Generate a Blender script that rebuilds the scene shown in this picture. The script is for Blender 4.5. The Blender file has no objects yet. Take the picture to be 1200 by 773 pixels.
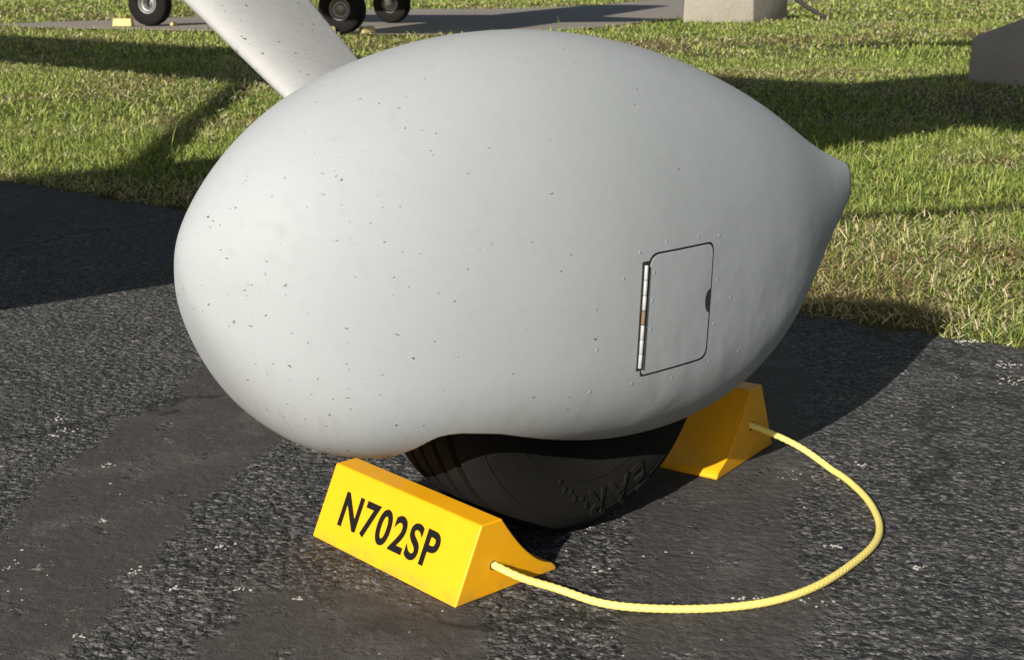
import bpy, bmesh, math, random
import numpy as np
from mathutils import Vector, Matrix
random.seed(5)
RNG = np.random.default_rng(11)
sc = bpy.context.scene
COL = sc.collection
rad = math.radians

# ------------------------------------------------------------------ camera
cam_d = bpy.data.cameras.new('camera'); cam = bpy.data.objects.new('camera', cam_d); COL.objects.link(cam)
cam_d.sensor_width = 36.0; cam_d.sensor_fit = 'HORIZONTAL'
cam_d.lens = 36.0 * 1664.0 / 1200.0
cam_d.clip_start = 0.02; cam_d.clip_end = 3000
cam.location = (0, 0, 0.70)
cam.rotation_euler = (rad(90) - math.atan(429.5 / 1664.0), 0, 0)
cam_d.dof.use_dof = True; cam_d.dof.focus_distance = 1.72; cam_d.dof.aperture_fstop = 26.0
sc.camera = cam

# ------------------------------------------------------------------ sky and sun
SH_AZ, SUN_EL = 27.8, 24.8          # shadows run 28 degrees right of the view direction
to_sun = Vector((-math.sin(rad(SH_AZ)) * math.cos(rad(SUN_EL)), -math.cos(rad(SH_AZ)) * math.cos(rad(SUN_EL)), math.sin(rad(SUN_EL))))
world = bpy.data.worlds.new('World'); sc.world = world; world.use_nodes = True
wn = world.node_tree.nodes; wl = world.node_tree.links; wn.clear()
sky = wn.new('ShaderNodeTexSky'); sky.sky_type = 'NISHITA'; sky.sun_disc = False
sky.sun_elevation = rad(SUN_EL); sky.sun_rotation = math.atan2(to_sun.x, to_sun.y)
sky.air_density = 1.0; sky.dust_density = 1.2; sky.ozone_density = 1.0
bg = wn.new('ShaderNodeBackground'); bg.inputs[1].default_value = 0.055
wo = wn.new('ShaderNodeOutputWorld'); wl.new(sky.outputs[0], bg.inputs[0]); wl.new(bg.outputs[0], wo.inputs[0])
sun_d = bpy.data.lights.new('sun', 'SUN'); sun_d.energy = 5.0; sun_d.angle = rad(0.5); sun_d.color = (1.0, 0.955, 0.885)
sun = bpy.data.objects.new('sun', sun_d); COL.objects.link(sun)
sun.rotation_euler = to_sun.to_track_quat('Z', 'Y').to_euler(); sun.location = to_sun * 50
sc.view_settings.view_transform = 'Standard'; sc.view_settings.look = 'None'
sc.cycles.max_bounces = 6; sc.cycles.diffuse_bounces = 3; sc.cycles.glossy_bounces = 3; sc.cycles.transmission_bounces = 2
sc.view_settings.exposure = 0.5; sc.view_settings.gamma = 1.0

# ------------------------------------------------------------------ material helpers
class NT:
    def __init__(self, name):
        self.m = bpy.data.materials.new(name); self.m.use_nodes = True
        self.t = self.m.node_tree; self.b = self.t.nodes['Principled BSDF']
        self.out = self.t.nodes['Material Output']
    def n(self, typ, ins=None, **kw):
        nd = self.t.nodes.new(typ)
        for k, v in kw.items(): setattr(nd, k, v)
        for k, v in (ins or {}).items(): self.set(nd.inputs[k], v)
        return nd
    def set(self, sock, v):
        if isinstance(v, bpy.types.NodeSocket): self.t.links.new(v, sock)
        else: sock.default_value = v
    def pos(self): return self.n('ShaderNodeNewGeometry').outputs['Position']
    def obj(self): return self.n('ShaderNodeTexCoord').outputs['Object']
    def mapped(self, v, scale=(1, 1, 1), loc=(0, 0, 0), rot=(0, 0, 0)):
        return self.n('ShaderNodeMapping', {'Vector': v, 'Scale': scale, 'Location': loc, 'Rotation': rot}).outputs[0]
    def noise(self, v, scale, detail=4, rough=.55, dist=0, out=0):
        return self.n('ShaderNodeTexNoise', {'Vector': v, 'Scale': scale, 'Detail': detail, 'Roughness': rough, 'Distortion': dist}).outputs[out]
    def voro(self, v, scale, out='Distance', feature='F1', rnd=1.0):
        return self.n('ShaderNodeTexVoronoi', {'Vector': v, 'Scale': scale, 'Randomness': rnd}, feature=feature).outputs[out]
    def math(self, op, a, b=0.0, c=0.0, clamp=False):
        nd = self.n('ShaderNodeMath', operation=op, use_clamp=clamp)
        self.set(nd.inputs[0], a); self.set(nd.inputs[1], b); self.set(nd.inputs[2], c)
        return nd.outputs[0]
    def step(self, v, a, b, lo=0.0, hi=1.0):
        nd = self.n('ShaderNodeMapRange', {'Value': v, 'From Min': a, 'From Max': b, 'To Min': lo, 'To Max': hi}, interpolation_type='SMOOTHSTEP')
        return nd.outputs[0]
    def mix(self, f, a, b, mode='MIX'):
        nd = self.n('ShaderNodeMix', data_type='RGBA', blend_type=mode)
        self.set(nd.inputs[0], f)
        for i, v in ((6, a), (7, b)):
            self.set(nd.inputs[i], v if isinstance(v, bpy.types.NodeSocket) else (*v, 1.0))
        return nd.outputs[2]
    def xyz(self, v): return self.n('ShaderNodeSeparateXYZ', {'Vector': v}).outputs
    def bump(self, h, strength=.5, dist=.01, prev=None):
        ins = {'Height': h, 'Strength': strength, 'Distance': dist}
        if prev is not None: ins['Normal'] = prev
        return self.n('ShaderNodeBump', ins).outputs[0]
    def fin(self, color=None, rough=.5, normal=None, spec=.5, **kw):
        b = self.b
        if color is not None: self.set(b.inputs['Base Color'], color if isinstance(color, bpy.types.NodeSocket) else (*color, 1.0))
        self.set(b.inputs['Roughness'], rough); self.set(b.inputs['Specular IOR Level'], spec)
        if normal is not None: self.set(b.inputs['Normal'], normal)
        for k, v in kw.items(): self.set(b.inputs[k], v)
        return self.m

# ------------------------------------------------------------------ materials
def mat_asphalt():
    k = NT('asphalt'); P = k.pos(); x, y, z = k.xyz(P)[0:3]
    warp = k.noise(P, 3.2, 5, .6)
    xp = k.math('ADD', k.math('SUBTRACT', x, k.math('MULTIPLY', y, .16)), k.math('ADD', k.math('MULTIPLY', k.math('SUBTRACT', warp, .5), .20), k.math('MULTIPLY', k.math('SUBTRACT', k.noise(P, 38, 3, .7), .5), .05)))
    def band(a, b, e=.012): return k.math('MULTIPLY', k.step(xp, a - e, a + e), k.step(xp, b - e, b + e, 1, 0))
    near = k.step(k.math('ADD', y, k.math('MULTIPLY', warp, .3)), 1.62, 1.74, 1, 0)
    sm = k.math('MAXIMUM', band(-.94, -.69), k.math('MULTIPLY', band(-.56, -.26), near))
    sm = k.math('MAXIMUM', sm, k.math('MULTIPLY', band(-.12, .10), .85))
    sm = k.math('MAXIMUM', sm, band(-2.2, -1.9)); sm = k.math('MAXIMUM', sm, k.math('MULTIPLY', band(.62, .95), .8))
    brk = k.step(k.noise(P, 16, 5, .65), .34, .46)
    sm = k.math('MULTIPLY', sm, k.math('ADD', .35, k.math('MULTIPLY', brk, .65)), clamp=True)
    # aggregate: stones with pits between
    Pw = k.n('ShaderNodeVectorMath', {0: P, 1: k.n('ShaderNodeVectorMath', {0: k.noise(P, 60, 3, .6, out=1), 'Scale': .012}, operation='SCALE').outputs[0]}, operation='ADD').outputs[0]
    d1 = k.voro(Pw, 82); c1 = k.voro(Pw, 82, 'Color')
    d2 = k.voro(Pw, 210); c2 = k.voro(Pw, 210, 'Color')
    r1 = k.xyz(c1)[0]; r2 = k.xyz(c2)[1]
    fine = k.noise(P, 420, 2, .7); mid = k.noise(P, 45, 4, .7); big = k.noise(P, 1.6, 4, .6); dust = k.noise(P, 9, 6, .68)
    ed = k.voro(Pw, 68, 'Distance', 'DISTANCE_TO_EDGE')
    stone = k.mix(r1, (.012, .0125, .0135), (.050, .050, .050))
    vein = k.math('MULTIPLY', k.step(ed, .02, .16, 1, 0), k.step(k.noise(P, 55, 3, .6), .38, .62))
    stone = k.mix(k.math('MULTIPLY', vein, .85), stone, (.145, .138, .125))      # paler worn matrix between the stones
    stone = k.mix(k.math('MULTIPLY', k.step(r2, .86, .97), .85), stone, (.20, .19, .17))
    # sparse pale chips where the stone is exposed
    chips = k.math('MULTIPLY', k.step(k.xyz(k.voro(Pw, 130, 'Color'))[2], .93, .97), k.step(dust, .52, .64))
    stone = k.mix(k.math('MULTIPLY', chips, .85), stone, (.42, .40, .37))
    seal_and_shade = k.mix(mid, (.030, .0275, .025), (.070, .064, .057))
    seal_and_shade = k.mix(k.step(k.noise(k.mapped(P, (1, .25, 1)), 130, 4, .7), .55, .75), seal_and_shade, (.10, .09, .078))
    seal_and_shade = k.mix(k.step(k.noise(P, 7, 5, .6), .6, .74, 0, .6), seal_and_shade, (.092, .084, .074))
    col = k.mix(sm, stone, seal_and_shade)
    col = k.mix(k.step(dust, .46, .74, 0, .5), col, (.115, .108, .098))
    col = k.mix(k.step(big, .4, .7, 0, .3), col, (.026, .026, .026))
    spill = k.math('MULTIPLY', k.step(k.noise(P, 34, 5, .75), .62, .66), k.step(k.noise(P, 4.3, 3, .5), .53, .60))
    col = k.mix(k.math('MULTIPLY', spill, .7), col, (.34, .30, .25))
    # a few wandering cracks
    cr = k.voro(k.n('ShaderNodeVectorMath', {0: P, 1: k.n('ShaderNodeVectorMath', {0: k.noise(P, 5, 5, .7, out=1), 'Scale': .25}, operation='SCALE').outputs[0]}, operation='ADD').outputs[0], 1.15, 'Distance', 'DISTANCE_TO_EDGE')
    crack = k.math('MULTIPLY', k.step(cr, .002, .015, 1, 0), k.step(k.noise(P, 1.7, 2), .45, .5))
    col = k.mix(k.math('MULTIPLY', crack, .8), col, (.012, .011, .010))
    h_st = k.math('ADD', k.math('MULTIPLY', k.step(d1, .1, .8, 1, 0), .7), k.math('MULTIPLY', k.step(d2, .1, .8, 1, 0), .3))
    h = k.math('ADD', k.math('ADD', h_st, k.math('MULTIPLY', fine, .25)), k.math('MULTIPLY', mid, .7))
    n_rough = k.bump(h, 1.0, .0068); n_flat = k.bump(k.math('ADD', k.math('MULTIPLY', mid, .6), k.math('MULTIPLY', fine, .3)), .8, .005)
    nrm = k.n('ShaderNodeMix', {0: k.math('MULTIPLY', sm, .85), 4: n_rough, 5: n_flat}, data_type='VECTOR').outputs[1]
    return k.fin(col, k.math('ADD', .72, k.math('MULTIPLY', fine, .2)), nrm, .35)

def mat_taxiway():
    k = NT('old_pavement'); P = k.pos()
    n = k.noise(P, .9, 6, .65); f = k.noise(P, 14, 5, .7); st = k.noise(k.mapped(P, (.25, 2.2, 1), rot=(0, 0, .28)), 2.4, 5, .65)
    col = k.mix(n, (.19, .162, .13), (.31, .27, .215)); col = k.mix(k.step(st, .45, .68, 0, .6), col, (.095, .088, .08))
    col = k.mix(k.step(f, .5, .75, 0, .5), col, (.28, .26, .235))
    return k.fin(col, .85, k.bump(f, .5, .01), .3)

def mat_soil():
    k = NT('thatch_soil'); P = k.pos()
    a = k.noise(P, 28, 6, .7); b = k.noise(P, 1.1, 4, .6)
    col = k.mix(a, (.035, .032, .014), (.16, .135, .06)); col = k.mix(k.step(b, .45, .65), col, (.07, .085, .025))
    return k.fin(col, .95, k.bump(a, .8, .02), .1)

def mat_grass():
    k = NT('grass_blade'); a = k.n('ShaderNodeAttribute', attribute_name='col').outputs['Color']
    m = k.fin(a, .55, None, .35)
    tr = k.n('ShaderNodeBsdfTranslucent', {'Color': k.mix(1.0, a, (1.0, 1.0, .55), 'MULTIPLY')}).outputs[0]
    mx = k.n('ShaderNodeMixShader', {0: .3, 1: k.b.outputs[0], 2: tr}).outputs[0]
    k.t.links.new(mx, k.out.inputs['Surface'])
    return m

def mat_paint():
    k = NT('weathered_grey_paint'); O = k.obj(); xs = k.xyz(O); x, y, z = xs[0], xs[1], xs[2]
    blot = k.noise(O, 5, 4, .55); fine = k.noise(O, 60, 5, .6)
    col = k.mix(blot, (.288, .304, .311), (.325, .340, .344))
    col = k.mix(k.step(fine, .5, .8, 0, .4), col, (.265, .275, .28))
    # vertical grime streaks towards the lower edge
    st = k.noise(k.mapped(O, (55, 55, 3.0)), 1.0, 5, .65)
    low = k.step(z, .13, .30, 1, 0)
    col = k.mix(k.math('MULTIPLY', k.step(st, .5, .75, 0, .75), low), col, (.20, .188, .168))
    # cream stain under the nose
    cs = k.math('MULTIPLY', k.step(k.noise(O, 9, 4, .6), .42, .62), k.math('MULTIPLY', k.step(x, -.42, -.3, 1, .35), k.step(z, .14, .34, .8, .0)))
    col = k.mix(k.math('MULTIPLY', cs, .55), col, (.36, .335, .28))
    # paint chips: small dark specks lying lengthwise, thickest on the nose
    Ow = k.n('ShaderNodeVectorMath', {0: O, 1: k.n('ShaderNodeVectorMath', {0: k.noise(O, 130, 3, .7, out=1), 'Scale': .010}, operation='SCALE').outputs[0]}, operation='ADD').outputs[0]
    nose = k.step(x, -.48, -.05, 1, 0)
    clus = k.noise(O, 9, 3, .6)
    def specks(scale, size, thr, stretch):
        v = k.mapped(Ow, stretch); d = k.voro(v, scale); c = k.xyz(k.voro(v, scale, 'Color'))
        dens = k.math('ADD', thr, k.math('ADD', k.math('MULTIPLY', nose, .34), k.math('MULTIPLY', k.math('SUBTRACT', clus, .5), .5)))
        on = k.step(k.math('ADD', c[0], dens), .985, .99)
        rr = k.math('MULTIPLY', size, k.math('ADD', .45, c[1]))
        return k.math('MULTIPLY', on, k.math('LESS_THAN', d, rr))
    s = k.math('MAXIMUM', specks(66, .065, -.02, (.45, 1, 1.3)), specks(130, .11, .05, (.5, 1, 1.4)))
    tail = k.step(x, .0, .3, 1, .25)
    s = k.math('MULTIPLY', s, tail)
    col = k.mix(k.math('MULTIPLY', s, .85), col, (.06, .055, .05))
    hl = k.math('MULTIPLY', k.step(k.noise(k.mapped(O, (14, 40, 120), rot=(.3, .5, .2)), 1.0, 3, .6), .70, .74), .25)
    col = k.mix(hl, col, (.30, .295, .28))
    # dents, mostly round the hatch
    hatch = k.math('MULTIPLY', k.step(x, -.10, .06), k.step(z, .3, .44, 1, .15))
    dent = k.math('MULTIPLY', k.noise(O, 17, 2, .4), k.math('ADD', .25, k.math('MULTIPLY', hatch, 1.0)))
    nrm = k.bump(dent, .22, .008)
    nrm = k.bump(k.math('SUBTRACT', k.math('MULTIPLY', fine, .3), s), .35, .0012, nrm)
    return k.fin(col, k.math('ADD', .52, k.math('MULTIPLY', fine, .2)), nrm, .3)

def mat_leg():
    k = NT('chipped_leg_paint'); O = k.obj()
    fine = k.noise(O, 50, 5, .6); col = k.mix(fine, (.33, .33, .32), (.42, .415, .40))
    v = k.n('ShaderNodeVectorMath', {0: k.mapped(O, (1, .55, .8)), 1: k.n('ShaderNodeVectorMath', {0: k.noise(O, 260, 3, .7, out=1), 'Scale': .006}, operation='SCALE').outputs[0]}, operation='ADD').outputs[0]; d = k.voro(v, 170); c = k.xyz(k.voro(v, 170, 'Color'))
    s = k.math('MULTIPLY', k.step(k.math('ADD', c[0], k.math('MULTIPLY', k.math('SUBTRACT', k.noise(O, 12, 3), .5), .9)), .76, .765), k.math('LESS_THAN', d, k.math('MULTIPLY', c[1], .32)))
    col = k.mix(k.math('MULTIPLY', s, .9), col, (.07, .06, .05))
    return k.fin(col, .4, k.bump(fine, .15, .004), .5)

def mat_simple(name, col, rough=.5, scale=40, var=.25, bump=.15, dist=.003, spec=.5, **kw):
    k = NT(name); O = k.obj(); n = k.noise(O, scale, 5, .62)
    c = k.mix(n, tuple(a * (1 - var) for a in col), tuple(min(1, a * (1 + var)) for a in col))
    return k.fin(c, rough, k.bump(n, bump, dist), spec, **kw)

def mat_chock():
    k = NT('yellow_urethane'); O = k.obj(); n = k.noise(O, 26, 4, .6); f = k.noise(O, 240, 3, .6)
    z = k.xyz(O)[2]
    c = k.mix(n, (.76, .345, .003), (.84, .40, .005))
    scuff = k.math('MULTIPLY', k.step(k.noise(k.mapped(O, (3, 1, 2)), 48, 5, .7), .60, .72), k.step(z, .0, .05, .8, .25))
    c = k.mix(k.math('MULTIPLY', scuff, .75), c, (.36, .20, .03))
    c = k.mix(k.math('MULTIPLY', k.step(z, .0, .022, 1, 0), k.step(n, .42, .6, 0, .35)), c, (.30, .19, .04))
    return k.fin(c, k.math('ADD', .36, k.math('MULTIPLY', n, .2)), k.bump(k.math('ADD', n, k.math('MULTIPLY', f, .25)), .14, .003), .45)

def mat_tyre():
    k = NT('dusty_tyre_rubber'); O = k.obj(); n = k.noise(O, 14, 5, .65); f = k.noise(O, 160, 4, .7)
    c = k.mix(n, (.006, .0056, .0052), (.015, .0138, .0125)); c = k.mix(k.step(f, .60, .8, 0, .5), c, (.045, .04, .034))
    return k.fin(c, .85, k.bump(f, .35, .002), .12)

def mat_rope():
    k = NT('braided_rope'); O = k.obj(); n = k.noise(O, 9, 4, .6); f = k.noise(O, 600, 3, .6)
    c = k.mix(f, (.70, .53, .09), (.86, .74, .25)); c = k.mix(k.step(n, .50, .72, 0, .7), c, (.68, .48, .17))
    return k.fin(c, .6, k.bump(f, .5, .0008), .35)

def mat_concrete(name, a, b):
    k = NT(name); O = k.obj(); n = k.noise(O, 4, 7, .68); f = k.noise(O, 45, 5, .7); p = k.voro(O, 26)
    c = k.mix(n, a, b); c = k.mix(k.step(f, .56, .75, 0, .55), c, tuple(v * .55 for v in a)); c = k.mix(k.step(p, .05, .12, .5, 0), c, tuple(v * .4 for v in a))
    return k.fin(c, .9, k.bump(k.math('ADD', f, k.math('MULTIPLY', n, 2)), .6, .012), .2)

M = dict(asphalt=mat_asphalt(), taxi=mat_taxiway(), soil=mat_soil(), grass=mat_grass(), paint=mat_paint(), leg=mat_leg(),
         chock=mat_chock(), tyre=mat_tyre(), rope=mat_rope(),
         conc=mat_concrete('pale_concrete', (.30, .265, .21), (.43, .39, .32)), conc2=mat_concrete('weathered_concrete', (.25, .24, .22), (.38, .36, .33)),
         seal_and_shade=mat_simple('hatch_shade_black', (.014, .013, .012), .8), hinge=mat_simple('hinge_metal', (.36, .355, .345), .42, 120, .2, .2, .001),  # near-black first material: painted shade for the hatch gap and hinge line
         rust=mat_simple('rusty_hinge', (.16, .10, .06), .8, 160, .45, .5, .001), ink=mat_simple('black_vinyl', (.006, .006, .006), .8, 60, .2, .05, spec=.15),
         white=mat_simple('white_airframe_paint', (.72, .72, .70), .35, 6, .05, .02), hub=mat_simple('wheel_metal', (.20, .195, .185), .45, 40, .3, .2, **{'Metallic': .6}),
         rivet=mat_simple('painted_rivet', (.305, .32, .325), .42, 80, .1), chock_old=mat_simple('faded_yellow_wood', (.52, .42, .17), .7, 18, .3),
         chain=mat_simple('dark_tie_rope', (.035, .03, .026), .8, 70, .4), pebble=mat_simple('pale_stone_chip', (.30, .285, .255), .85, 30, .35, .4),
         dark=mat_simple('dark_inside', (.02, .02, .02), .9))

# ------------------------------------------------------------------ object helpers
def mesh_obj(name, verts, faces, mat, parent=None, smooth=False, label=None, cat=None, group=None, kind=None):
    me = bpy.data.meshes.new(name); me.from_pydata([tuple(v) for v in verts], [], faces); me.materials.append(mat)
    bm = bmesh.new(); bm.from_mesh(me); bmesh.ops.recalc_face_normals(bm, faces=bm.faces); bm.to_mesh(me); bm.free()
    if smooth:
        me.polygons.foreach_set('use_smooth', [True] * len(me.polygons))
    o = bpy.data.objects.new(name, me); COL.objects.link(o); o.parent = parent
    return tag(o, label, cat, group, kind)
def tag(o, label=None, cat=None, group=None, kind=None):
    for k_, v in (('label', label), ('category', cat), ('group', group), ('kind', kind)):
        if v: o[k_] = v
    return o
def empty(name, loc, rz=0, **kw):
    o = bpy.data.objects.new(name, None); COL.objects.link(o); o.location = loc; o.rotation_euler = (0, 0, rz); o.empty_display_size = .1
    return tag(o, **kw)
def bevel(o, w, seg=3, ang=30):
    m = o.modifiers.new('bevel', 'BEVEL'); m.width = w; m.segments = seg; m.limit_method = 'ANGLE'; m.angle_limit = rad(ang); m.harden_normals = False
    for p_ in o.data.polygons: p_.use_smooth = True
    return o
def grid_faces(nu, nv, closed_v=True, closed_u=False):
    f = []
    for i in range(nu if closed_u else nu - 1):
        for j in range(nv if closed_v else nv - 1):
            a, b = i, (i + 1) % nu; c, d = j, (j + 1) % nv
            f.append((a * nv + c, b * nv + c, b * nv + d, a * nv + d))
    return f
def tube(name, pts, radii, mat, parent=None, n=12, **kw):
    pts = [Vector(p) for p in pts]; V = []; up = Vector((0, 0, 1)); 
    if not hasattr(radii, '__len__'): radii = [radii] * len(pts)
    for i, p in enumerate(pts):
        t = (pts[min(i + 1, len(pts) - 1)] - pts[max(i - 1, 0)]).normalized()
        a = t.cross(up if abs(t.z) < .95 else Vector((1, 0, 0))).normalized(); b = a.cross(t)
        for j in range(n):
            q = 2 * math.pi * j / n; V.append(p + (a * math.cos(q) + b * math.sin(q)) * radii[i])
    F = grid_faces(len(pts), n) + [tuple(range(n)), tuple(range((len(pts) - 1) * n, len(pts) * n))]
    return mesh_obj(name, V, F, mat, parent, True, **kw)
def spline(K, y, v):
    K = np.asarray(K, float); y = np.asarray(y, float); v = np.asarray(v, float)
    n = len(K); h = np.diff(K); A = np.zeros((n, n)); b = np.zeros(n); A[0, 0] = A[-1, -1] = 1
    for i in range(1, n - 1):
        A[i, i - 1] = h[i - 1]; A[i, i] = 2 * (h[i - 1] + h[i]); A[i, i + 1] = h[i]
        b[i] = 6 * ((y[i + 1] - y[i]) / h[i] - (y[i] - y[i - 1]) / h[i - 1])
    Mm = np.linalg.solve(A, b); j = np.clip(np.searchsorted(K, v) - 1, 0, n - 2); x0 = K[j]; x1 = K[j + 1]; hh = x1 - x0
    return Mm[j] * (x1 - v) ** 3 / 6 / hh + Mm[j + 1] * (v - x0) ** 3 / 6 / hh + (y[j] / hh - Mm[j] * hh / 6) * (x1 - v) + (y[j + 1] / hh - Mm[j + 1] * hh / 6) * (v - x0)
def vnoise(x, y, seed=0):
    r = np.random.default_rng(seed); tot = np.zeros_like(x); w = 0
    for o_ in range(14):
        f = 2 ** (o_ / 4.0); a = r.uniform(0, 2 * np.pi); p = r.uniform(0, 6.28)
        tot += np.sin((x * np.cos(a) + y * np.sin(a)) * f + p + 1.3 * np.sin((y * np.cos(a) - x * np.sin(a)) * f * .7 + p * 2)) / f ** .6; w += .5 / f ** 1.2
    return tot / np.sqrt(w)

# ------------------------------------------------------------------ setting
EN = np.array([.627, .779]); EOFF = 2.612      # pavement edge: p.EN = EOFF
g = mesh_obj('ground', [(-900, -900, -.012), (900, -900, -.012), (900, 900, -.012), (-900, 900, -.012)], [(0, 1, 2, 3)], M['soil'], kind='structure')

def build_apron():
    nx = 520; d = np.array([EN[1], -EN[0]])
    along = np.linspace(-7, 7, nx); along = np.sign(along) * np.abs(along) ** 1.25
    rag = EOFF + .018 * vnoise(along * 9, along * 0, 3) + .012 * vnoise(along * 40, along * 0, 4)
    V = []; F = []
    prof = [(-40, 0), (-3, 0), (-.25, 0), (-.05, 0), (-.012, -.002), (0, -.009), (.02, -.03)]
    for i in range(nx):
        for (o_, z) in prof:
            q = EN * (rag[i] + o_ if o_ > -3 else EOFF + o_) + d * along[i] * (6 if o_ == -40 else 1)
            V.append((q[0], q[1], z))
    return mesh_obj('apron_pavement', V, grid_faces(nx, len(prof), False), M['asphalt'], kind='structure')
build_apron()
TAXI = [(-6.2, 17.0), (-5.3, 16.15), (-4.69, 15.85), (-3.34, 15.35), (-1.9, 14.7), (-.85, 14.44), (.2, 15.0), (.95, 16.17), (1.68, 17.83), (2.22, 18.93), (6, 29), (12, 45),
        (9, 47), (3.9, 31.5), (1.45, 24.9), (0, 22.9), (-2.18, 22.6), (-4.56, 18.9), (-5.6, 17.7)]
mesh_obj('taxiway_pavement', [(x, y, .006) for x, y in TAXI], [tuple(range(len(TAXI)))], M['taxi'], kind='structure')

def in_poly(x, y, poly):
    r = np.zeros(x.shape, bool); n = len(poly)
    for i in range(n):
        x1, y1 = poly[i]; x2, y2 = poly[(i + 1) % n]
        c = ((y1 > y) != (y2 > y)) & (x < (x2 - x1) * (y - y1) / (y2 - y1 + 1e-12) + x1); r ^= c
    return r

def grass_zone(y0, y1, dens, wid, length, spread):
    """random blade roots between two view distances, wider than the picture"""
    hw = lambda y: .40 * y + spread
    n = int(dens * (y1 - y0) * (hw(y0) + hw(y1)))
    y = RNG.uniform(y0, y1, n); x = RNG.uniform(-1, 1, n) * hw(y1); keep = np.abs(x) < hw(y)
    x, y = x[keep], y[keep]
    e = x * EN[0] + y * EN[1] - EOFF + .02 * vnoise(x * 8, y * 8, 9)
    keep = (e > .0) & ~in_poly(x, y, TAXI)
    return x[keep], y[keep], e[keep], wid, length

def build_grass():
    zones = [grass_zone(2.3, 4.2, 16000, .0025, .041, .9), grass_zone(4.2, 6.5, 9500, .0031, .040, 1.0), grass_zone(6.5, 11, 3400, .005, .040, 1.3),
             grass_zone(11, 18, 850, .0095, .056, 2), grass_zone(18, 34, 230, .020, .066, 3)]
    VV = []; CC = []; N = 0; loops = []
    for zi, (x, y, e, wid, ln) in enumerate(zones):
        n = len(x)
        patch = vnoise(x * 1.1, y * 1.1, 21); patch2 = vnoise(x * 3.3, y * 3.3, 22); clump = vnoise(x * 14, y * 14, 23)
        dry = np.clip(.25 + .22 * patch + .16 * patch2 + .35 * np.exp(-e / .09), .04, .92)
        is_dry = RNG.random(n) < dry
        L = ln * RNG.uniform(.5, 1.25, n) * (1 + .22 * clump) * np.where(is_dry, .85, 1.0)
        tall = (RNG.random(n) < .006) & ~is_dry; L = np.where(tall, L * 2.1, L)
        Wd = wid * RNG.uniform(.6, 1.3, n)
        az = RNG.uniform(0, 2 * np.pi, n)
        lean = np.where(is_dry, RNG.uniform(.7, 1.55, n), np.clip(RNG.normal(.85, .38, n), .05, 1.5)); lean = np.where(tall, RNG.uniform(.1, .5, n), lean)
        curl = RNG.uniform(.1, .7, n)
        dx, dy = np.cos(az), np.sin(az); wa = az + np.pi / 2 + RNG.normal(0, .5, n); wx, wy = np.cos(wa) * Wd / 2, np.sin(wa) * Wd / 2
        z0 = np.where(is_dry, RNG.uniform(-.01, .022, n), -.01)
        l1 = L * .5; mx = dx * np.sin(lean) * l1; my = dy * np.sin(lean) * l1; mz = np.cos(lean) * l1
        le2 = np.minimum(lean + curl, 1.7); tx = mx + dx * np.sin(le2) * l1; ty = my + dy * np.sin(le2) * l1; tz = mz + np.cos(le2) * l1
        V = np.stack([np.stack([x - wx, y - wy, z0], 1), np.stack([x + wx, y + wy, z0], 1),
                      np.stack([x + mx + wx * .85, y + my + wy * .85, z0 + mz], 1), np.stack([x + mx - wx * .85, y + my - wy * .85, z0 + mz], 1),
                      np.stack([x + tx, y + ty, np.maximum(z0 + tz, .002)], 1)], 1)
        g0 = np.array([.16, .235, .036]); g1 = np.array([.48, .52, .13]); gd = np.array([.055, .115, .022])
        s0 = np.array([.46, .385, .18]); s1 = np.array([.76, .68, .42]); br = np.array([.24, .125, .065])
        u = RNG.random((n, 1)); v_ = RNG.random((n, 1))
        gc = g0 + (g1 - g0) * u; gc = np.where(v_ < .25, gd + (g0 - gd) * u, gc)
        sc_ = s0 + (s1 - s0) * u; redp = np.clip(patch2 * .5 + patch * .5 - .3, 0, .75)[:, None]
        sc_ = np.where(v_ < redp, br + (s0 - br) * u * .6, sc_)
        c = np.where(is_dry[:, None], sc_, gc)
        VV.append(V.reshape(-1, 3)); CC.append(np.repeat(np.concatenate([c, np.ones((n, 1))], 1), 5, 0))
        b = N + np.arange(n) * 5; N += 5 * n
        loops.append(np.stack([b, b + 1, b + 2, b + 3, b + 3, b + 2, b + 4], 1))
    V = np.concatenate(VV); Cc = np.concatenate(CC); Lp = np.concatenate(loops); nb = len(Lp)
    me = bpy.data.meshes.new('grass'); me.vertices.add(len(V)); me.vertices.foreach_set('co', V.astype(np.float32).ravel())
    me.loops.add(nb * 7); me.loops.foreach_set('vertex_index', Lp.astype(np.int32).ravel())
    me.polygons.add(nb * 2); st = np.stack([np.arange(nb) * 7, np.arange(nb) * 7 + 4], 1).ravel()
    me.polygons.foreach_set('loop_start', st.astype(np.int32))
    at = me.attributes.new('col', 'FLOAT_COLOR', 'POINT'); at.data.foreach_set('color', Cc.astype(np.float32).ravel())
    me.update(calc_edges=True); me.materials.append(M['grass'])
    o = bpy.data.objects.new('grass', me); COL.objects.link(o)
    tag(o, 'short green and straw coloured mown grass beyond the pavement', 'grass', kind='stuff')
    print('blades', nb)
build_grass()

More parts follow.
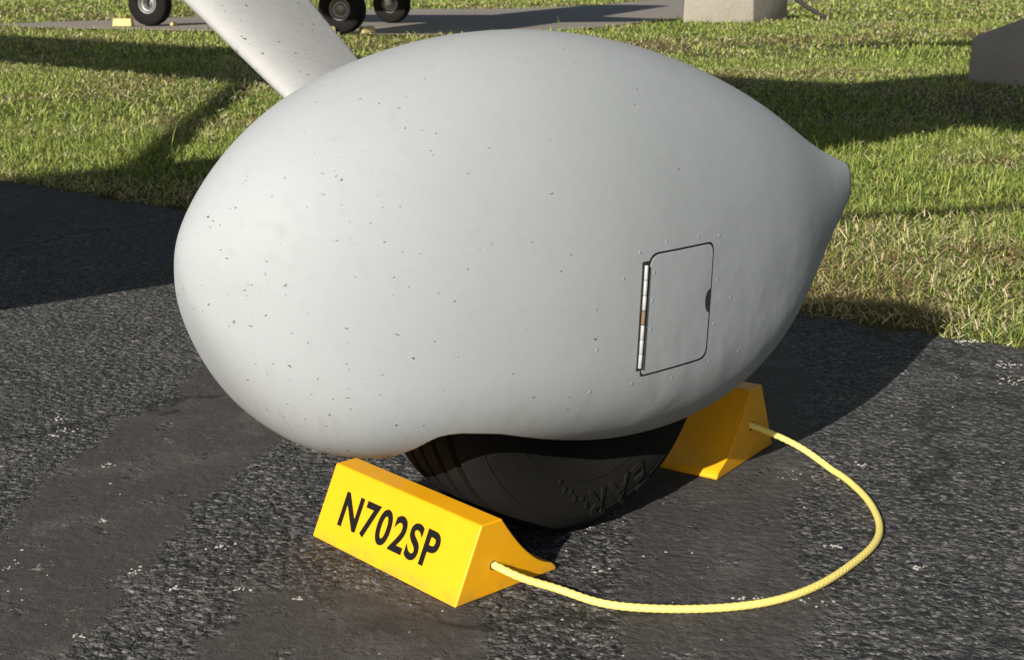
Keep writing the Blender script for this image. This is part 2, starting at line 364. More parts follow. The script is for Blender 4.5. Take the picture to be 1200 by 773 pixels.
# loose stone chips on the pavement
def build_chips():
    V = []; F = []; n = 0
    FL = [(.895, 2.463, .049, .028), (.86, 2.36, .036, .036), (.873, 2.624, .046, .025), (-.682, 2.095, .037, .017), (-.58, 1.932, .02, .014), (-.719, 2.15, .014, .018), (-.447, 1.567, .016, .022),
          (-.39, 1.514, .014, .012), (-.358, 1.638, .028, .021), (-.316, 1.514, .018, .014), (-.468, 1.396, .013, .016), (-.602, 1.587, .017, .055), (.343, 1.48, .039, .027), (.102, 1.567, .026, .017),
          (.396, 1.88, .054, .048), (.504, 1.932, .025, .022), (.272, 1.491, .029, .014), (.485, 1.574, .02, .012), (-.531, 1.722, .011, .012), (-.243, 1.491, .016, .011), (.402, 1.638, .021, .016), (-.703, 2.058, .013, .02)]
    spots = []
    for ci, (cx, cy, sx, sy) in enumerate(FL):            # worn pale patches: clusters of chips
        for k_ in range(22 if ci < 3 else 9): spots.append((random.gauss(cx, sx * .32), random.gauss(cy, sy * .32)))
    while len(spots) < 560:
        y = random.uniform(1.25, 3.2); x = random.uniform(-.45, .45) * (y + .6)
        if x * EN[0] + y * EN[1] > EOFF - .03: continue
        if vnoise(np.array([x * 5]), np.array([y * 5]), 31)[0] < random.uniform(-.3, 1.3): continue
        spots.append((x, y))
    for si, (x, y) in enumerate(spots):
        r = random.uniform(.0008, .0021) * (1.5 if si < 66 else 1.25 if si < 237 else 1); b = len(V); a0 = random.uniform(0, 6.28)
        for k_ in range(6):
            a = a0 + k_ * math.pi / 3; q = r * random.uniform(.6, 1.25); V.append((x + q * math.cos(a) * 1.3, y + q * math.sin(a), -.001))
        for k_ in range(6):
            a = a0 + k_ * math.pi / 3; q = r * random.uniform(.3, .7); V.append((x + q * math.cos(a) * 1.3, y + q * math.sin(a), r * random.uniform(.25, .6)))
        F += [(b + k_, b + (k_ + 1) % 6, b + 6 + (k_ + 1) % 6, b + 6 + k_) for k_ in range(6)] + [tuple(b + 6 + k_ for k_ in range(6))]
    mesh_obj('stone_chips', V, F, M['pebble'], label='scattered pale stone chips loose on the dark pavement', cat='gravel', kind='stuff')
build_chips()

# ------------------------------------------------------------------ the near airplane.  local x = aft, local y = inboard, z = up; origin under the tyre
AXC, TXC = 1.155, -1.303
AXd = Vector((math.sin(rad(50)), math.cos(rad(50)), 0)); TXd = Vector((math.cos(rad(50)), -math.sin(rad(50)), 0))
def wpt(S, T, z): return AXd * (S + AXC) + TXd * (T + TXC) + Vector((0, 0, z))
plane = empty('parked_airplane', wpt(0, 0, 0), rad(40), label='weathered light grey airplane whose egg-shaped wheel fairing fills the foreground', cat='airplane')
TOE = rad(-6)          # the wheel and its fairing stand a little toed against the airframe
KN = [0, .12, .25, .4, .55, .7, .85, .93, 1.]
F_W = [0, .062, .138, .193, .203, .167, .101, .0505, .012]
F_T = [.3899, .457, .538, .603, .624, .591, .509, .4545, .4215]
F_B = [.3899, .287, .182, .149, .127, .123, .211, .301, .367]
F_S0, F_L, F_TC = -.4838, 1.0045, .0006
E_UP, E_LO, Z_MID = 2 / 2.15, 2 / 2.665, .321
def fair(v, th):
    """point on the fairing skin: v from nose to tail, th round the section (0 = outboard, 90 = top)"""
    v = np.asarray(v, float); th = np.asarray(th, float)
    s = F_S0 + F_L * v ** 2 * (2 - v); w = spline(KN, F_W, v); t = spline(KN, F_T, v); b = spline(KN, F_B, v)
    c, q = np.cos(th), np.sin(th)
    e = np.where(q < 0, E_LO, E_UP); zc = t * Z_MID + b * (1 - Z_MID)
    X = np.sign(c) * np.abs(c) ** e; Z = np.sign(q) * np.abs(q) ** e
    return np.stack([s, -(F_TC + w * X), np.where(Z > 0, zc + (t - zc) * Z, zc + (zc - b) * Z)], -1)
def fair_at(S, z):
    """outboard skin point at a given station and height, by solving for v and th"""
    v = .5; lo, hi = 0., 1.
    for _ in range(36):
        v = (lo + hi) / 2
        if F_S0 + F_L * v * v * (2 - v) < S: lo = v
        else: hi = v
    t, b = float(spline(KN, F_T, v)), float(spline(KN, F_B, v)); zc = t * Z_MID + b * (1 - Z_MID)
    th = math.asin(min(1, (z - zc) / (t - zc)) ** (1 / E_UP)) if z > zc else -math.asin(min(1, (zc - z) / (zc - b)) ** (1 / E_LO))
    e = 1e-3; p = fair(v, th); a = fair(v + e, th) - p; b = fair(v, th + e) - p
    n = np.cross(a, b); n /= np.linalg.norm(n)
    if n[1] > 0: n = -n
    return Vector(p), Vector(n)

def build_fairing():
    nv, nt = 220, 150
    v = np.linspace(0, 1, nv) ** 1.05; v[0] = 1e-4
    GK = [(.29, 0), (.318, 0), (.324, 15), (.329, 24), (.334, 32), (.339, 37), (.345, 43), (.351, 47.5), (.359, 53.5), (.367, 56.8), (.378, 58), (.392, 58), (.435, 54.5), (.49, 45.5), (.55, 37), (.613, 31), (.662, 32), (.72, 29), (.758, 16), (.772, 0), (1, 0)]
    gx = np.array([a for a, _ in GK]); gy = np.array([b for _, b in GK])
    v = np.unique(np.concatenate([v, np.linspace(.312, .40, 44), np.linspace(.755, .79, 16)])); nv = len(v)
    gap = np.interp(v, gx, gy); ker = np.array([.25, .5, .25]); sm_ = np.convolve(np.pad(gap, 1, 'edge'), ker, 'valid'); gap = np.where(gap > 0, sm_, 0)
    V = []
    for i in range(nv):
        tb = np.linspace(-90, 90, nt // 2); lo = tb < -8; tb = np.where(lo, -8 + (tb + 8) * (82 - gap[i]) / 82, tb); th = np.radians(np.concatenate([tb, (180 - tb[::-1])[1:]]))
        V.append(fair(np.full(len(th), v[i]), th))
    nt = len(V[0]); V = np.concatenate(V); F = grid_faces(nv, nt, False)
    F.append(tuple((nv - 1) * nt + j for j in range(nt)))
    me = bpy.data.meshes.new('wheel_fairing'); me.from_pydata(V.tolist(), [], F); me.materials.append(M['paint'])
    bm = bmesh.new(); bm.from_mesh(me); bmesh.ops.remove_doubles(bm, verts=bm.verts, dist=2e-5); bmesh.ops.recalc_face_normals(bm, faces=bm.faces)
    f0 = max(bm.faces, key=lambda f: f.calc_center_median().z)
    if f0.normal.z < 0: bmesh.ops.reverse_faces(bm, faces=bm.faces)
    bm.to_mesh(me); bm.free()
    me.polygons.foreach_set('use_smooth', [True] * len(me.polygons))
    o = bpy.data.objects.new('wheel_fairing', me); COL.objects.link(o); o.parent = plane
    o.rotation_euler = (0, 0, TOE)
    so = o.modifiers.new('shell', 'SOLIDIFY'); so.thickness = .004; so.offset = -1
    o['label'] = 'egg-shaped grey wheel fairing with chipped paint and pinched tail'
    return o
fairing = build_fairing()

def skin_patch(name, outline, off, thick, mat, parent):
    """a sheet whose outline (S, z) lies on the skin, raised by off, filled by a fan of rings"""
    c = Vector((sum(p[0] for p in outline) / len(outline), sum(p[1] for p in outline) / len(outline))); n = len(outline); V = []; F = []
    outline = [(S - .003 * max(0, 4 * (z - .24) / .14 * (1 - (z - .24) / .14)), z) for S, z in outline]
    rings = [1.0, .992, .9, .7, .45, .2]
    for k_ in rings:
        for (S, z) in outline:
            p, nn = fair_at(c.x + (S - c.x) * k_, c.y + (z - c.y) * k_); V.append(p + nn * (off if k_ < 1 else off - .0003))
    for r in range(len(rings) - 1):
        for j in range(n): F.append((r * n + j, r * n + (j + 1) % n, (r + 1) * n + (j + 1) % n, (r + 1) * n + j))
    F.append(tuple((len(rings) - 1) * n + j for j in range(n)))
    b = len(V)
    for (S, z) in outline:
        p, nn = fair_at(S, z); V.append(p + nn * (off - .0003 - thick))
    for j in range(n): F.append((j, (j + 1) % n, b + (j + 1) % n, b + j))
    o = mesh_obj(name, V, F, mat, parent, True); m = o.modifiers.new('edges', 'EDGE_SPLIT'); m.split_angle = rad(12)
    return o
def round_rect(corners, r, notch=None, seg=6):
    """corners: 4 (S, z) points in order; rounded; edge subdivided"""
    out = []
    for i in range(4):
        p = Vector(corners[i]); a = (Vector(corners[i - 1]) - p).normalized(); b = (Vector(corners[(i + 1) % 4]) - p).normalized()
        ri = r[i]
        for k_ in range(seg + 1):
            t = k_ / seg; q = p + a * ri * (1 - t) ** 2 + b * ri * t ** 2; out.append((q.x, q.y))
        nx_ = Vector(corners[(i + 1) % 4]); e0 = p + b * ri; e1 = nx_ - b * r[(i + 1) % 4]
        if notch and i == notch[0]:
            m = e0.lerp(e1, notch[1]); rr = notch[2]; inw = Vector((-b.y, b.x)); cen = Vector(corners[0]).lerp(Vector(corners[2]), .5)
            if (cen - m).dot(inw) < 0: inw = -inw
            for k_ in range(1, 4): out.append(tuple(e0.lerp(m - b * rr, k_ / 4)))
            for k_ in range(0, 9):
                an = math.pi * k_ / 8; q = m - b * rr * math.cos(an) + inw * rr * .62 * math.sin(an); out.append((q.x, q.y))
            for k_ in range(1, 4): out.append(tuple((m + b * rr).lerp(e1, k_ / 4)))
        else:
            for k_ in range(1, 8): out.append(tuple(e0.lerp(e1, k_ / 8)))
    return out
# hatch corners (S, z): bottom-front, bottom-rear, top-rear, top-front
HC = [(-.0119, .2414), (.1020, .2412), (.1177, .3771), (.0035, .3786)]
def grow(c, d):
    m = Vector((sum(p[0] for p in c) / 4, sum(p[1] for p in c) / 4)); return [(p[0] + d * math.copysign(1, p[0] - m.x), p[1] + d * math.copysign(1, p[1] - m.y)) for p in c]
skin_patch('hatch_gap_shade', round_rect(grow(HC, .0025), [.006, .014, .012, .016]), .0003, .0015, M['seal_and_shade'], fairing)  # dark sheet laid on the skin as painted shade in the door gap
skin_patch('access_door', round_rect(HC, [.006, .014, .012, .016], (1, .50, .0145)), .0009, .0006, M['paint'], fairing)['label'] = 'small rounded grey access door with a finger notch'
# piano hinge on the front edge
for i in range(7):
    t0, t1 = i / 7 + .002, (i + 1) / 7 - .002
    bow = lambda t: -.0163 + .011 * t - .003 * 4 * (.08 + t * .84) * (1 - (.08 + t * .84)); p0, n0 = fair_at(bow(t0), .2511 + .118 * t0); p1, n1 = fair_at(bow(t1), .2511 + .118 * t1); p0 = p0 + n0 * .0022; p1 = p1 + n1 * .0022
    k_ = tube('hinge_knuckle', [p0, p0.lerp(p1, .03), p0.lerp(p1, .97), p1], [.0020, .0023, .0023, .0020], M['rust'] if i == 3 else M['hinge'], fairing, 10)
    if i == 3: k_['label'] = 'rusty hinge knuckle'
ol = []
for (S, z) in [(-.0205, .2475), (-.0100, .2475), (.0020, .3730), (-.0100, .3730)]: ol.append((S, z))
skin_patch('hinge_shade', round_rect(ol, [.001] * 4), .0007, .001, M['seal_and_shade'], fairing)  # dark strip on the skin, painted in as the shadow line behind the hinge
# rivets
def rivet_mesh():
    V = []; F = []; n = 10
    for k_, (r, h) in enumerate([(.0025, -.0004), (.0023, .00006), (.0013, .00016)]):
        for j in range(n): a = 2 * math.pi * j / n; V.append((r * math.cos(a), r * math.sin(a), h))
    F = grid_faces(3, n) + [tuple(2 * n + j for j in range(n))]
    me = bpy.data.meshes.new('rivet'); me.from_pydata(V, [], F); me.materials.append(M['rivet'])
    bm = bmesh.new(); bm.from_mesh(me); bmesh.ops.recalc_face_normals(bm, faces=bm.faces); bm.to_mesh(me); bm.free()
    for p_ in me.polygons: p_.use_smooth = True
    return me
RM = rivet_mesh()
for (S, z) in [(-.013, .3845), (.0324, .3903), (.0907, .3883), (.1312, .384), (.1234, .3319), (.1504, .3062), (.1177, .2795), (.1739, .2335), (.1121, .2343), (.0425, .2263), (-.0251, .2327), (-.0815, .2836), (-.0415, .3586), (.0075, .3591), (.0030, .3272), (.0000, .2943), (-.0868, .2343)]:
    p, nn = fair_at(S, z); o = bpy.data.objects.new('rivet', RM); COL.objects.link(o); o.parent = fairing
    on_door = -.008 < S < .102 and .243 < z < .372
    o.location = p + nn * (.0009 if on_door else 0); o.rotation_euler = nn.to_track_quat('Z', 'Y').to_euler()

# gear leg: tapered streamlined fairing from the skin up to the belly
def build_leg():
    V = []; nsec = 14; npt = 36
    for i in range(nsec):
        t = i / (nsec - 1); T = -.10 + t * -.95; z = .508 + t * .385
        le = -.262 + .05 * t; ch = .128 + .24 * min(t, .62) / .62 * .42 + .09 * max(0, t - .62)
        for j in range(npt):
            a = 2 * math.pi * j / npt; xc = (1 - math.cos(a)) / 2; yt = .62 * (.2969 * math.sqrt(max(xc, 0)) - .126 * xc - .3516 * xc ** 2 + .2843 * xc ** 3 - .1015 * xc ** 4) * 1.75
            yy = yt * ch * (1 if a < math.pi else -1)
            # thickness is perpendicular to the sloping leg
            V.append((le + xc * ch, -(T + yy * -.37 * -1), z + yy * .93))
    F = grid_faces(nsec, npt) + [tuple(range(npt)), tuple(range((nsec - 1) * npt, nsec * npt))]
    return mesh_obj('gear_leg', V, F, M['leg'], plane, True)
build_leg()['label'] = 'slanting streamlined grey gear leg with chipped leading edge'

# tyre
def build_tyre(name, parent, R, W, loc, mat, grooves=True):
    k_ = R / .22; s_ = W / .166
    pr = [(-.060, .095), (-.071, .108), (-.080, .135), (-.083, .162), (-.0815, .182), (-.0765, .199), (-.069, .2085), (-.0605, .2125)]
    if grooves:
        pr += [(-.0600, .2045), (-.0525, .2045), (-.0520, .2150), (-.0325, .2180), (-.0320, .2090), (-.0245, .2090), (-.0240, .2190), (-.004, .2200), (-.0037, .2110)]
    else: pr += [(-.03, .2185), (-.001, .22)]
    pr = pr + [(-y, r) for y, r in reversed(pr)]
    n = 120 if grooves else 36; V = []
    for i in range(n):
        a = 2 * math.pi * i / n
        for (y, r) in pr: V.append((loc[0] + r * k_ * math.sin(a), loc[1] + y * s_, loc[2] + R * 1.0 - r * k_ * math.cos(a)))
    F = grid_faces(n, len(pr), False, True)
    o = mesh_obj(name, V, F, mat, parent, True)
    m = o.modifiers.new('edges', 'EDGE_SPLIT'); m.split_angle = rad(50)
    return o
tyre = build_tyre('tyre', plane, .22, .178, (0, 0, 0), M['tyre'])
hub = tube('wheel_hub', [(0, -.062, .22), (0, -.05, .22), (0, .05, .22), (0, .062, .22)], [.06, .1, .1, .06], M['hub'], plane, 32); hub.rotation_euler = (0, 0, TOE)

def text_mesh(txt, size, extrude, bold=0.0, xs=1.0, spacing=1.0):
    cu = bpy.data.curves.new('txt', 'FONT'); cu.body = txt; cu.size = size; cu.extrude = extrude; cu.offset = bold; cu.space_character = spacing
    cu.align_x = 'CENTER'; cu.align_y = 'CENTER'; cu.resolution_u = 6
    o = bpy.data.objects.new('txt', cu); COL.objects.link(o); dg = bpy.context.evaluated_depsgraph_get(); dg.update()
    me = bpy.data.meshes.new_from_object(o.evaluated_get(dg)); bpy.data.objects.remove(o); bpy.data.curves.remove(cu)
    for v in me.vertices: v.co.x *= xs
    return me
# raised sidewall lettering, bent round the tyre; the letters stand with their feet to the hub
SIDE = [(.108, .071), (.135, .080), (.162, .083), (.182, .0815), (.199, .0765), (.2085, .069)]
def side_y(r): return .178 / .166 * float(np.interp(r, [a for a, _ in SIDE], [b for _, b in SIDE]))
def tyre_text(name, txt, size, ang, r0, h, spacing=1.0, xs=1.0):
    me = text_mesh(txt, size, .5, .0012, xs, spacing)
    for v in me.vertices:
        r = r0 + v.co.y; a = ang - v.co.x / r0           # angle from straight down, positive aft
        v.co = Vector((r * math.sin(a), -(side_y(r) + (h if v.co.z > 0 else -.004)), .22 - r * math.cos(a)))
    bm = bmesh.new(); bm.from_mesh(me); bmesh.ops.recalc_face_normals(bm, faces=bm.faces); bm.to_mesh(me); bm.free()
    me.materials.append(M['tyre']); o = bpy.data.objects.new(name, me); COL.objects.link(o); o.parent = tyre
    return o
tyre_text('raised_lettering', 'EAR', .054, rad(14), .176, .0024, 1.25)['label'] = 'raised letters on the sidewall, upside down near the ground'
for k_ in range(6):      # small worn moulding marks nearer the hub
    a = rad(-23 + k_ * 3.6 + random.uniform(-.8, .8)); r = .146 + .005 * k_ + .004 * (k_ % 2)
    p = Vector((r * math.sin(a), -side_y(r) - .0004, .22 - r * math.cos(a))); t = Vector((math.cos(a), 0, math.sin(a))); u = Vector((-math.sin(a), 0, math.cos(a)))
    q = [p + t * sx * .0022 + u * su * (.0042 if k_ % 2 else .003) + Vector((0, dy, 0)) for dy in (.003, -.0011) for sx, su in ((-1, -1), (1, -.7), (.8, 1), (-.9, .8))]
    mesh_obj('moulding_mark', q, [(0, 1, 2, 3), (4, 5, 6, 7), (0, 1, 5, 4), (1, 2, 6, 5), (2, 3, 7, 6), (3, 0, 4, 7)], M['tyre'], tyre)
for r in (.1905, .143):  # thin moulding rings on the sidewall
    V = []; n = 140
    for i in range(n):
        a = 2 * math.pi * i / n
        for dr, dy in ((-.0011, -.001), (-.0005, .0009), (.0005, .0009), (.0011, -.001)):
            V.append(((r + dr) * math.sin(a), -(side_y(r + dr) + dy), .22 - (r + dr) * math.cos(a)))
    mesh_obj('moulding_ring', V, grid_faces(n, 4, False, True), M['tyre'], tyre, True)

# unseen airframe above the picture, its proportions shaped to throw the long grass shadows
def airframe(parent, st, wings, strut_pts, mat):
    n = 28; V = []
    for (S, zc, h, w, tc) in st:
        for j in range(n):
            a = 2 * math.pi * j / n; c, q = math.cos(a), math.sin(a)
            V.append((S, -(tc + w * math.copysign(abs(c) ** .85, c)), zc + h * math.copysign(abs(q) ** .85, q)))
    mesh_obj('fuselage', V, grid_faces(len(st), n) + [tuple(range(n)), tuple(range((len(st) - 1) * n, len(st) * n))], mat, parent, True)
    V = []
    for (T, le, te, z) in wings:
        ch = te - le
        for j in range(20):
            a = 2 * math.pi * j / 20; xc = (1 - math.cos(a)) / 2; yt = .62 * (.2969 * math.sqrt(xc) - .126 * xc - .3516 * xc ** 2 + .2843 * xc ** 3 - .1015 * xc ** 4)
            V.append((le + xc * ch, -T, z + yt * ch * (1 if a < math.pi else -1)))
    mesh_obj('wing', V, grid_faces(len(wings), 20) + [tuple(range(20)), tuple(range((len(wings) - 1) * 20, len(wings) * 20))], mat, parent, True)
    for a, b, w in strut_pts:
        a, b = Vector(a), Vector(b); V = []
        for p in (a, b):
            for j in range(12):
                q = 2 * math.pi * j / 12; V.append(p + Vector((math.cos(q) * w, 0, math.sin(q) * w * .35)))
        mesh_obj('wing_strut', V, grid_faces(2, 12) + [tuple(range(12)), tuple(range(12, 24))], mat, parent, True)
airframe(plane, [(-4.4, 1.40, .15, .15, -1.35), (-4.3, 1.42, .50, .40, -1.35), (-3.6, 1.44, .80, .58, -1.35), (-2.2, 1.44, .82, .60, -1.35), (-1.2, 1.44, .83, .60, -1.36), (-.6, 1.52, .76, .60, -1.4), (.2, 1.72, .62, .66, -1.55), (1.2, 1.76, .60, .72, -1.66), (2.6, 1.76, .58, .72, -1.7), (4.0, 1.72, .48, .62, -1.7), (5.6, 1.6, .2, .15, -1.7)],
         [(-12.5, -2.2, -.3, 2.2), (-7.5, -1.43, .7, 2.12), (-4.6, -.97, 1.3, 2.10), (-2.0, .0, 1.9, 2.06), (-.8, .32, 1.95, 2.06), (1.5, .40, 1.95, 2.10), (4.2, .5, 1.7, 2.16)],
         [((-.19, .93, .70), (.38, -1.6, 2.12), .085), ((-1.03, 1.93, .75), (-1.03, 4.68, 2.1), .085)], M['white'])  # second strut added and placed to cast a shadow streak on the grass

# ------------------------------------------------------------------ wheel chocks (local x: from the flat face to the toe, y: along the chock)
CH_L, CH_D, CH_H = .281, .158, .088
def chock_mesh():
    prof = [(0, 0), (.0405, CH_H), (.0715, CH_H)]
    for k_ in range(1, 11):                                   # hollow face that takes the tyre
        t = k_ / 11; prof.append((.0715 + (CH_D - .0715) * t, .010 + (CH_H - .010) * (1 - t) ** 1.75))
    prof += [(CH_D - .004, .0085), (CH_D, .004), (CH_D - .001, 0)]
    n = len(prof); V = [(x, y, z) for y in (-CH_L / 2, CH_L / 2) for x, z in prof]
    F = [tuple(range(n)), tuple(range(n, 2 * n))] + [(j, (j + 1) % n, n + (j + 1) % n, n + j) for j in range(n)]
    return V, F
CV, CF = chock_mesh()
def chock_body(parent):
    o = mesh_obj('chock_block', CV, CF, M['chock'], parent); bevel(o, .0050, 4, 25); 
    w_ = o.modifiers.new('wn', 'WEIGHTED_NORMAL'); w_.keep_sharp = False
    return o
cA, cB = Vector((-.2515, 1.671, 0)), Vector((-.065, 1.465, 0))     # outer bottom edge of the near chock
mid = (cA + cB) / 2; ydir = (cA - cB).normalized()
ch1 = empty('wheel_chock', mid, math.atan2(ydir.y, ydir.x) - math.pi / 2, label='yellow wheel chock with black registration lettering, in front of the tyre', cat='wheel chock', group='yellow chocks at the tyre')
chock_body(ch1)
ch2 = empty('wheel_chock', (0, 0, 0), 0, label='yellow wheel chock behind the tyre in the fairing shadow', cat='wheel chock', group='yellow chocks at the tyre')
SC2 = 1.2
a2 = rad(40 + 180 + 16)
R2 = Matrix.Rotation(a2, 3, 'Z')
toe = Vector((.2860, 1.8690, 0))
ch2.location = toe - R2 @ Vector((CH_D * SC2, CH_L / 2 * SC2 * .86, 0)); ch2.rotation_euler = (0, 0, a2); ch2.scale = (SC2, SC2 * .86, SC2)
chock_body(ch2)
# lettering on the sloping flat face
tm = text_mesh('N702SP', .0590, .0004, .0015, .90, 1.12)
sl = math.atan2(CH_H, .0405)
for v in tm.vertices:
    x, y, z = v.co; up = y + .046
    v.co = Vector((up * math.cos(sl), -x + .009, up * math.sin(sl))) + Vector((-math.sin(sl), 0, math.cos(sl))) * (z + .0003)
tm.materials.append(M['ink']); to = bpy.data.objects.new('lettering', tm); COL.objects.link(to); to.parent = ch1
to['label'] = 'black letters N702SP'
# ------------------------------------------------------------------ rope
RP = [(-.046, 1.528, .038), (-.0215, 1.503, .035), (.010, 1.494, .023), (.046, 1.493, .012), (.096, 1.470, .0055), (.152, 1.455, .0052), (.219, 1.454, .005), (.288, 1.470, .005), (.355, 1.515, .005), (.408, 1.575, .005),
      (.456, 1.653, .005), (.474, 1.735, .005), (.472, 1.830, .005), (.452, 1.905, .006), (.418, 1.945, .022), (.377, 1.956, .040), (.352, 1.957, .050), (.325, 1.965, .058)]
def build_rope():
    P = np.array(RP); d = np.r_[0, np.cumsum(np.linalg.norm(np.diff(P, axis=0), axis=1))]; tot = d[-1]
    n = int(tot / .0011); u = np.linspace(0, tot, n)
    Q = np.stack([spline(d, P[:, i], u) for i in range(3)], 1)
    Q[:, 0] += .0012 * np.sin(u * 21) ; Q[:, 1] += .0012 * np.sin(u * 17 + 1); Q[:, 2] = np.maximum(Q[:, 2], .0048)
    m = 26; V = []
    tn = np.gradient(Q, axis=0); tn /= np.linalg.norm(tn, axis=1)[:, None]
    for i in range(n):
        t = Vector(tn[i]); a = t.cross(Vector((0, 0, 1))).normalized(); b = a.cross(t)
        for j in range(m):
            th = 2 * math.pi * j / m
            s1 = math.sin(4 * th + u[i] * 2 * math.pi / .0088); s2 = math.sin(4 * th - u[i] * 2 * math.pi / .0088)
            r = .0044 * (1 + .075 * max(s1, s2) + .02 * s1 * s2)
            V.append(Vector(Q[i]) + (a * math.cos(th) + b * math.sin(th)) * r)
    F = grid_faces(n, m) + [tuple(range(m)), tuple(range((n - 1) * m, n * m))]
    return mesh_obj('chock_rope', V, F, M['rope'], None, True, label='yellow braided rope looping over the pavement between both chocks', cat='rope')
build_rope()
def rope_hole(ch, p, face_y):
    q = Matrix.Rotation(-ch.rotation_euler.z, 3, 'Z') @ (Vector(p) - ch.location) / ch.scale[0]
    n = 20; V = []
    for r, dy in ((.0058, .0), (.0055, .0003), (.0048, .0002), (.0042, .0001)):
        for j in range(n):
            a = 2 * math.pi * j / n; V.append((q.x + r * math.cos(a), face_y + math.copysign(dy, face_y), q.z + r * math.sin(a)))
    mesh_obj('rope_hole', V, grid_faces(4, n), M['dark'], ch, True)
rope_hole(ch1, (-.0215, 1.503, .035), -CH_L / 2)
rope_hole(ch2, (.352, 1.957, .050), CH_L / 2)

# ------------------------------------------------------------------ the airplane in the background: only its wheels reach into the picture
ax2 = (Vector((-1.6, 16.05, 0)) - Vector((-4.18, 16.84, 0))).normalized(); rz2 = math.atan2(ax2.y, ax2.x)
pl2 = empty('distant_airplane', (-1.6, 16.05, .006), rz2, label='white airplane parked on the far taxiway, only its three wheels showing', cat='airplane')
R2i = Matrix.Rotation(-rz2, 3, 'Z')
def loc2(x, y): return R2i @ (Vector((x, y, 0)) - Vector((-1.6, 16.05, 0)))
for (x, y, R, nose) in [(-4.10, 16.5, .25, True), (-1.71, 14.65, .245, False), (-1.43, 17.35, .225, False)]:
    p = loc2(x, y); wh = build_tyre('tyre', pl2, R, .17, p, M['tyre'], False)
    c = p + Vector((0, 0, R))
    # rim: dished disc with bright flange and hub cap
    for side in (-1, 1):
        V = []; pf = [(.062, .118), (.070, .112), (.066, .100), (.045, .092), (.040, .060), (.052, .050), (.060, .032), (.060, 0.0005)]
        for i in range(28):
            a = 2 * math.pi * i / 28
            for (yy, r) in pf: V.append((c.x + r * math.sin(a), c.y + side * yy, c.z + r * math.cos(a)))
        mesh_obj('rim', V, grid_faces(28, len(pf), False, True), M['hub'], wh, True)
    if nose:
        tube('nose_fork', [c + Vector((0, -.11, 0)), c + Vector((.02, -.11, .26)), c + Vector((.04, 0, .34)), c + Vector((.10, 0, .9))], [.022, .025, .04, .045], M['hub'], pl2)
    else:
        s = -1 if p.y < 0 else 1
        tube('gear_leg', [c + Vector((0, -s * .10, .0)), c + Vector((0, -s * .16, .1)), c + Vector((0, -s * .62, .62))], [.04, .045, .06], M['white'], pl2)
        tube('brake_fairing', [c + Vector((-.20, -s * .11, .10)), c + Vector((-.12, -s * .11, .13)), c + Vector((.1, -s * .12, .16))], [.02, .06, .05], M['white'], pl2)
airframe(pl2, [(-3.3, 1.2, .1, .1, 0), (-3.2, 1.2, .36, .34, 0), (-2.4, 1.22, .5, .48, 0), (-.8, 1.35, .58, .52, 0), (.6, 1.4, .56, .50, 0), (1.6, 1.42, .3, .28, 0), (2.4, 1.45, .14, .1, 0)],
         [(-5.2, -.6, .8, 1.98), (0, -.7, .9, 1.92), (5.2, -.6, .8, 1.98)], [], M['white'])

# unseen third airplane, added beyond the right edge only to cast its tail shadow
pl3 = empty('shadow_caster_airplane', (1.12, 10.03, 0), rad(14), label='unseen white airplane added outside the right edge, its tail shading the grass', cat='airplane')
airframe(pl3, [(0, 1.35, .03, .03, 0), (1.5, 1.35, .15, .12, 0), (4, 1.35, .4, .4, 0), (6.5, 1.3, .5, .5, 0), (8, 1.25, .3, .3, 0)],
         [(-4, 5.2, 6.6, 1.95), (0, 5.1, 6.7, 1.9), (4, 5.2, 6.6, 1.95)], [], M['white'])
for y in (-1.1, 1.1):
    build_tyre('tyre', pl3, .21, .16, Vector((6.0, y, 0)), M['tyre'], False)
    tube('gear_leg', [(6.0, y * .92, .2), (6.0, y * .8, .4), (6.0, y * .3, .95)], [.035, .04, .05], M['white'], pl3)

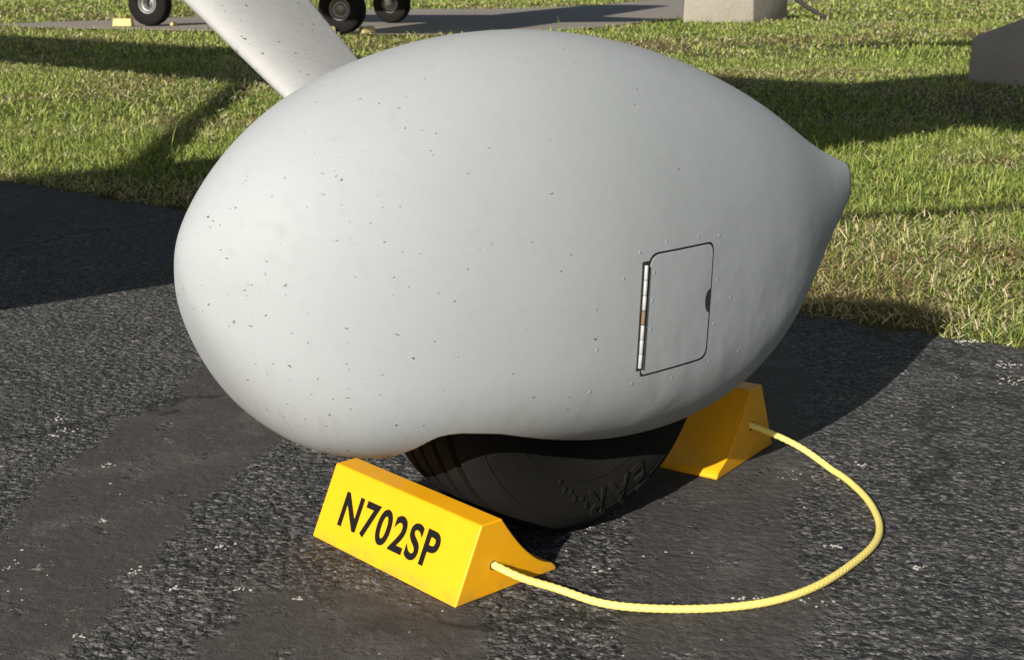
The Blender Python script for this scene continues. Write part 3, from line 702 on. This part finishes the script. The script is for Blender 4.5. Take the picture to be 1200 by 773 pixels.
# old wooden chocks at the far wheels
def far_chock(x, y, rz, s, label):
    V = [(-.11, -.05, 0), (.11, -.05, 0), (.11, .05, 0), (-.11, .05, 0), (-.10, -.03, .085), (.10, -.03, .085), (.10, .035, .085), (-.10, .035, .085)]
    V = [tuple(c * s for c in v) for v in V]
    o = mesh_obj('far_wheel_chock', V, [(0, 1, 2, 3), (4, 5, 6, 7), (0, 1, 5, 4), (1, 2, 6, 5), (2, 3, 7, 6), (3, 0, 4, 7)], M['chock_old'], None, label=label, cat='wheel chock', group='faded chocks at the far wheels')
    bevel(o, .012, 2); o.location = (x, y, .008); o.rotation_euler = (0, 0, rz)
far_chock(-4.38, 16.35, -.12, 1.05, 'faded yellow chock left of the leftmost far wheel')
far_chock(-1.86, 14.5, .5, .9, 'faded yellow chock beside the gear leg, left of the middle far wheel')
far_chock(-1.47, 14.72, .9, .85, 'faded yellow chock right of the middle far wheel')
far_chock(-3.86, 16.55, 1.3, .5, 'small faded chock right of the leftmost far wheel')

# ------------------------------------------------------------------ concrete tie-down blocks
def block(name, foot, tops, mat, label):
    V = [(x, y, -.02) for x, y in foot] + [(x, y, z) for (x, y), z in tops]; n = len(foot)
    F = [tuple(range(n)), tuple(range(n, 2 * n))] + [(j, (j + 1) % n, n + (j + 1) % n, n + j) for j in range(n)]
    o = mesh_obj(name, V, F, mat, None, label=label, cat='concrete block', group='concrete tie-down blocks')
    c = Vector((sum(p[0] for p in foot) / n, sum(p[1] for p in foot) / n, 0)); o.location = c
    for v in o.data.vertices: v.co -= c
    bevel(o, .022, 3, 20); return o
def scaled(f, k_):
    cx = sum(p[0] for p in f) / len(f); cy = sum(p[1] for p in f) / len(f); return [(cx + (x - cx) * k_, cy + (y - cy) * k_) for x, y in f]
f1 = [(2.07, 17.6), (2.98, 18.05), (3.62, 18.9), (2.75, 18.6)]
f1 = [(2.08, 17.72), (2.99, 17.98), (3.60, 18.95), (2.60, 18.8)]
block('concrete_block', f1, list(zip(scaled(f1, .94), [.62] * 4)), M['conc'], 'pale concrete tie-down block standing beside the far taxiway')
f2 = [(2.795, 8.85), (3.02, 8.50), (3.70, 8.75), (3.45, 9.30)]
block('concrete_block', f2, list(zip(scaled(f2, .97), [.262, .40, .46, .40])), M['conc2'], 'dark weathered concrete block with sloping top at the right edge')
# rope from the pale block down to the grass
p0, p1 = Vector((4.12, 18.9, .0)), Vector((3.45, 18.95, .46)); pts = [p0.lerp(p1, t / 8) + Vector((0, 0, -.05 * math.sin(math.pi * t / 8))) for t in range(9)]
tube('tie_down_rope', pts, .028, M['chain'], None, 8, label='dark tie-down rope slanting from the pale concrete block to the grass', cat='rope')
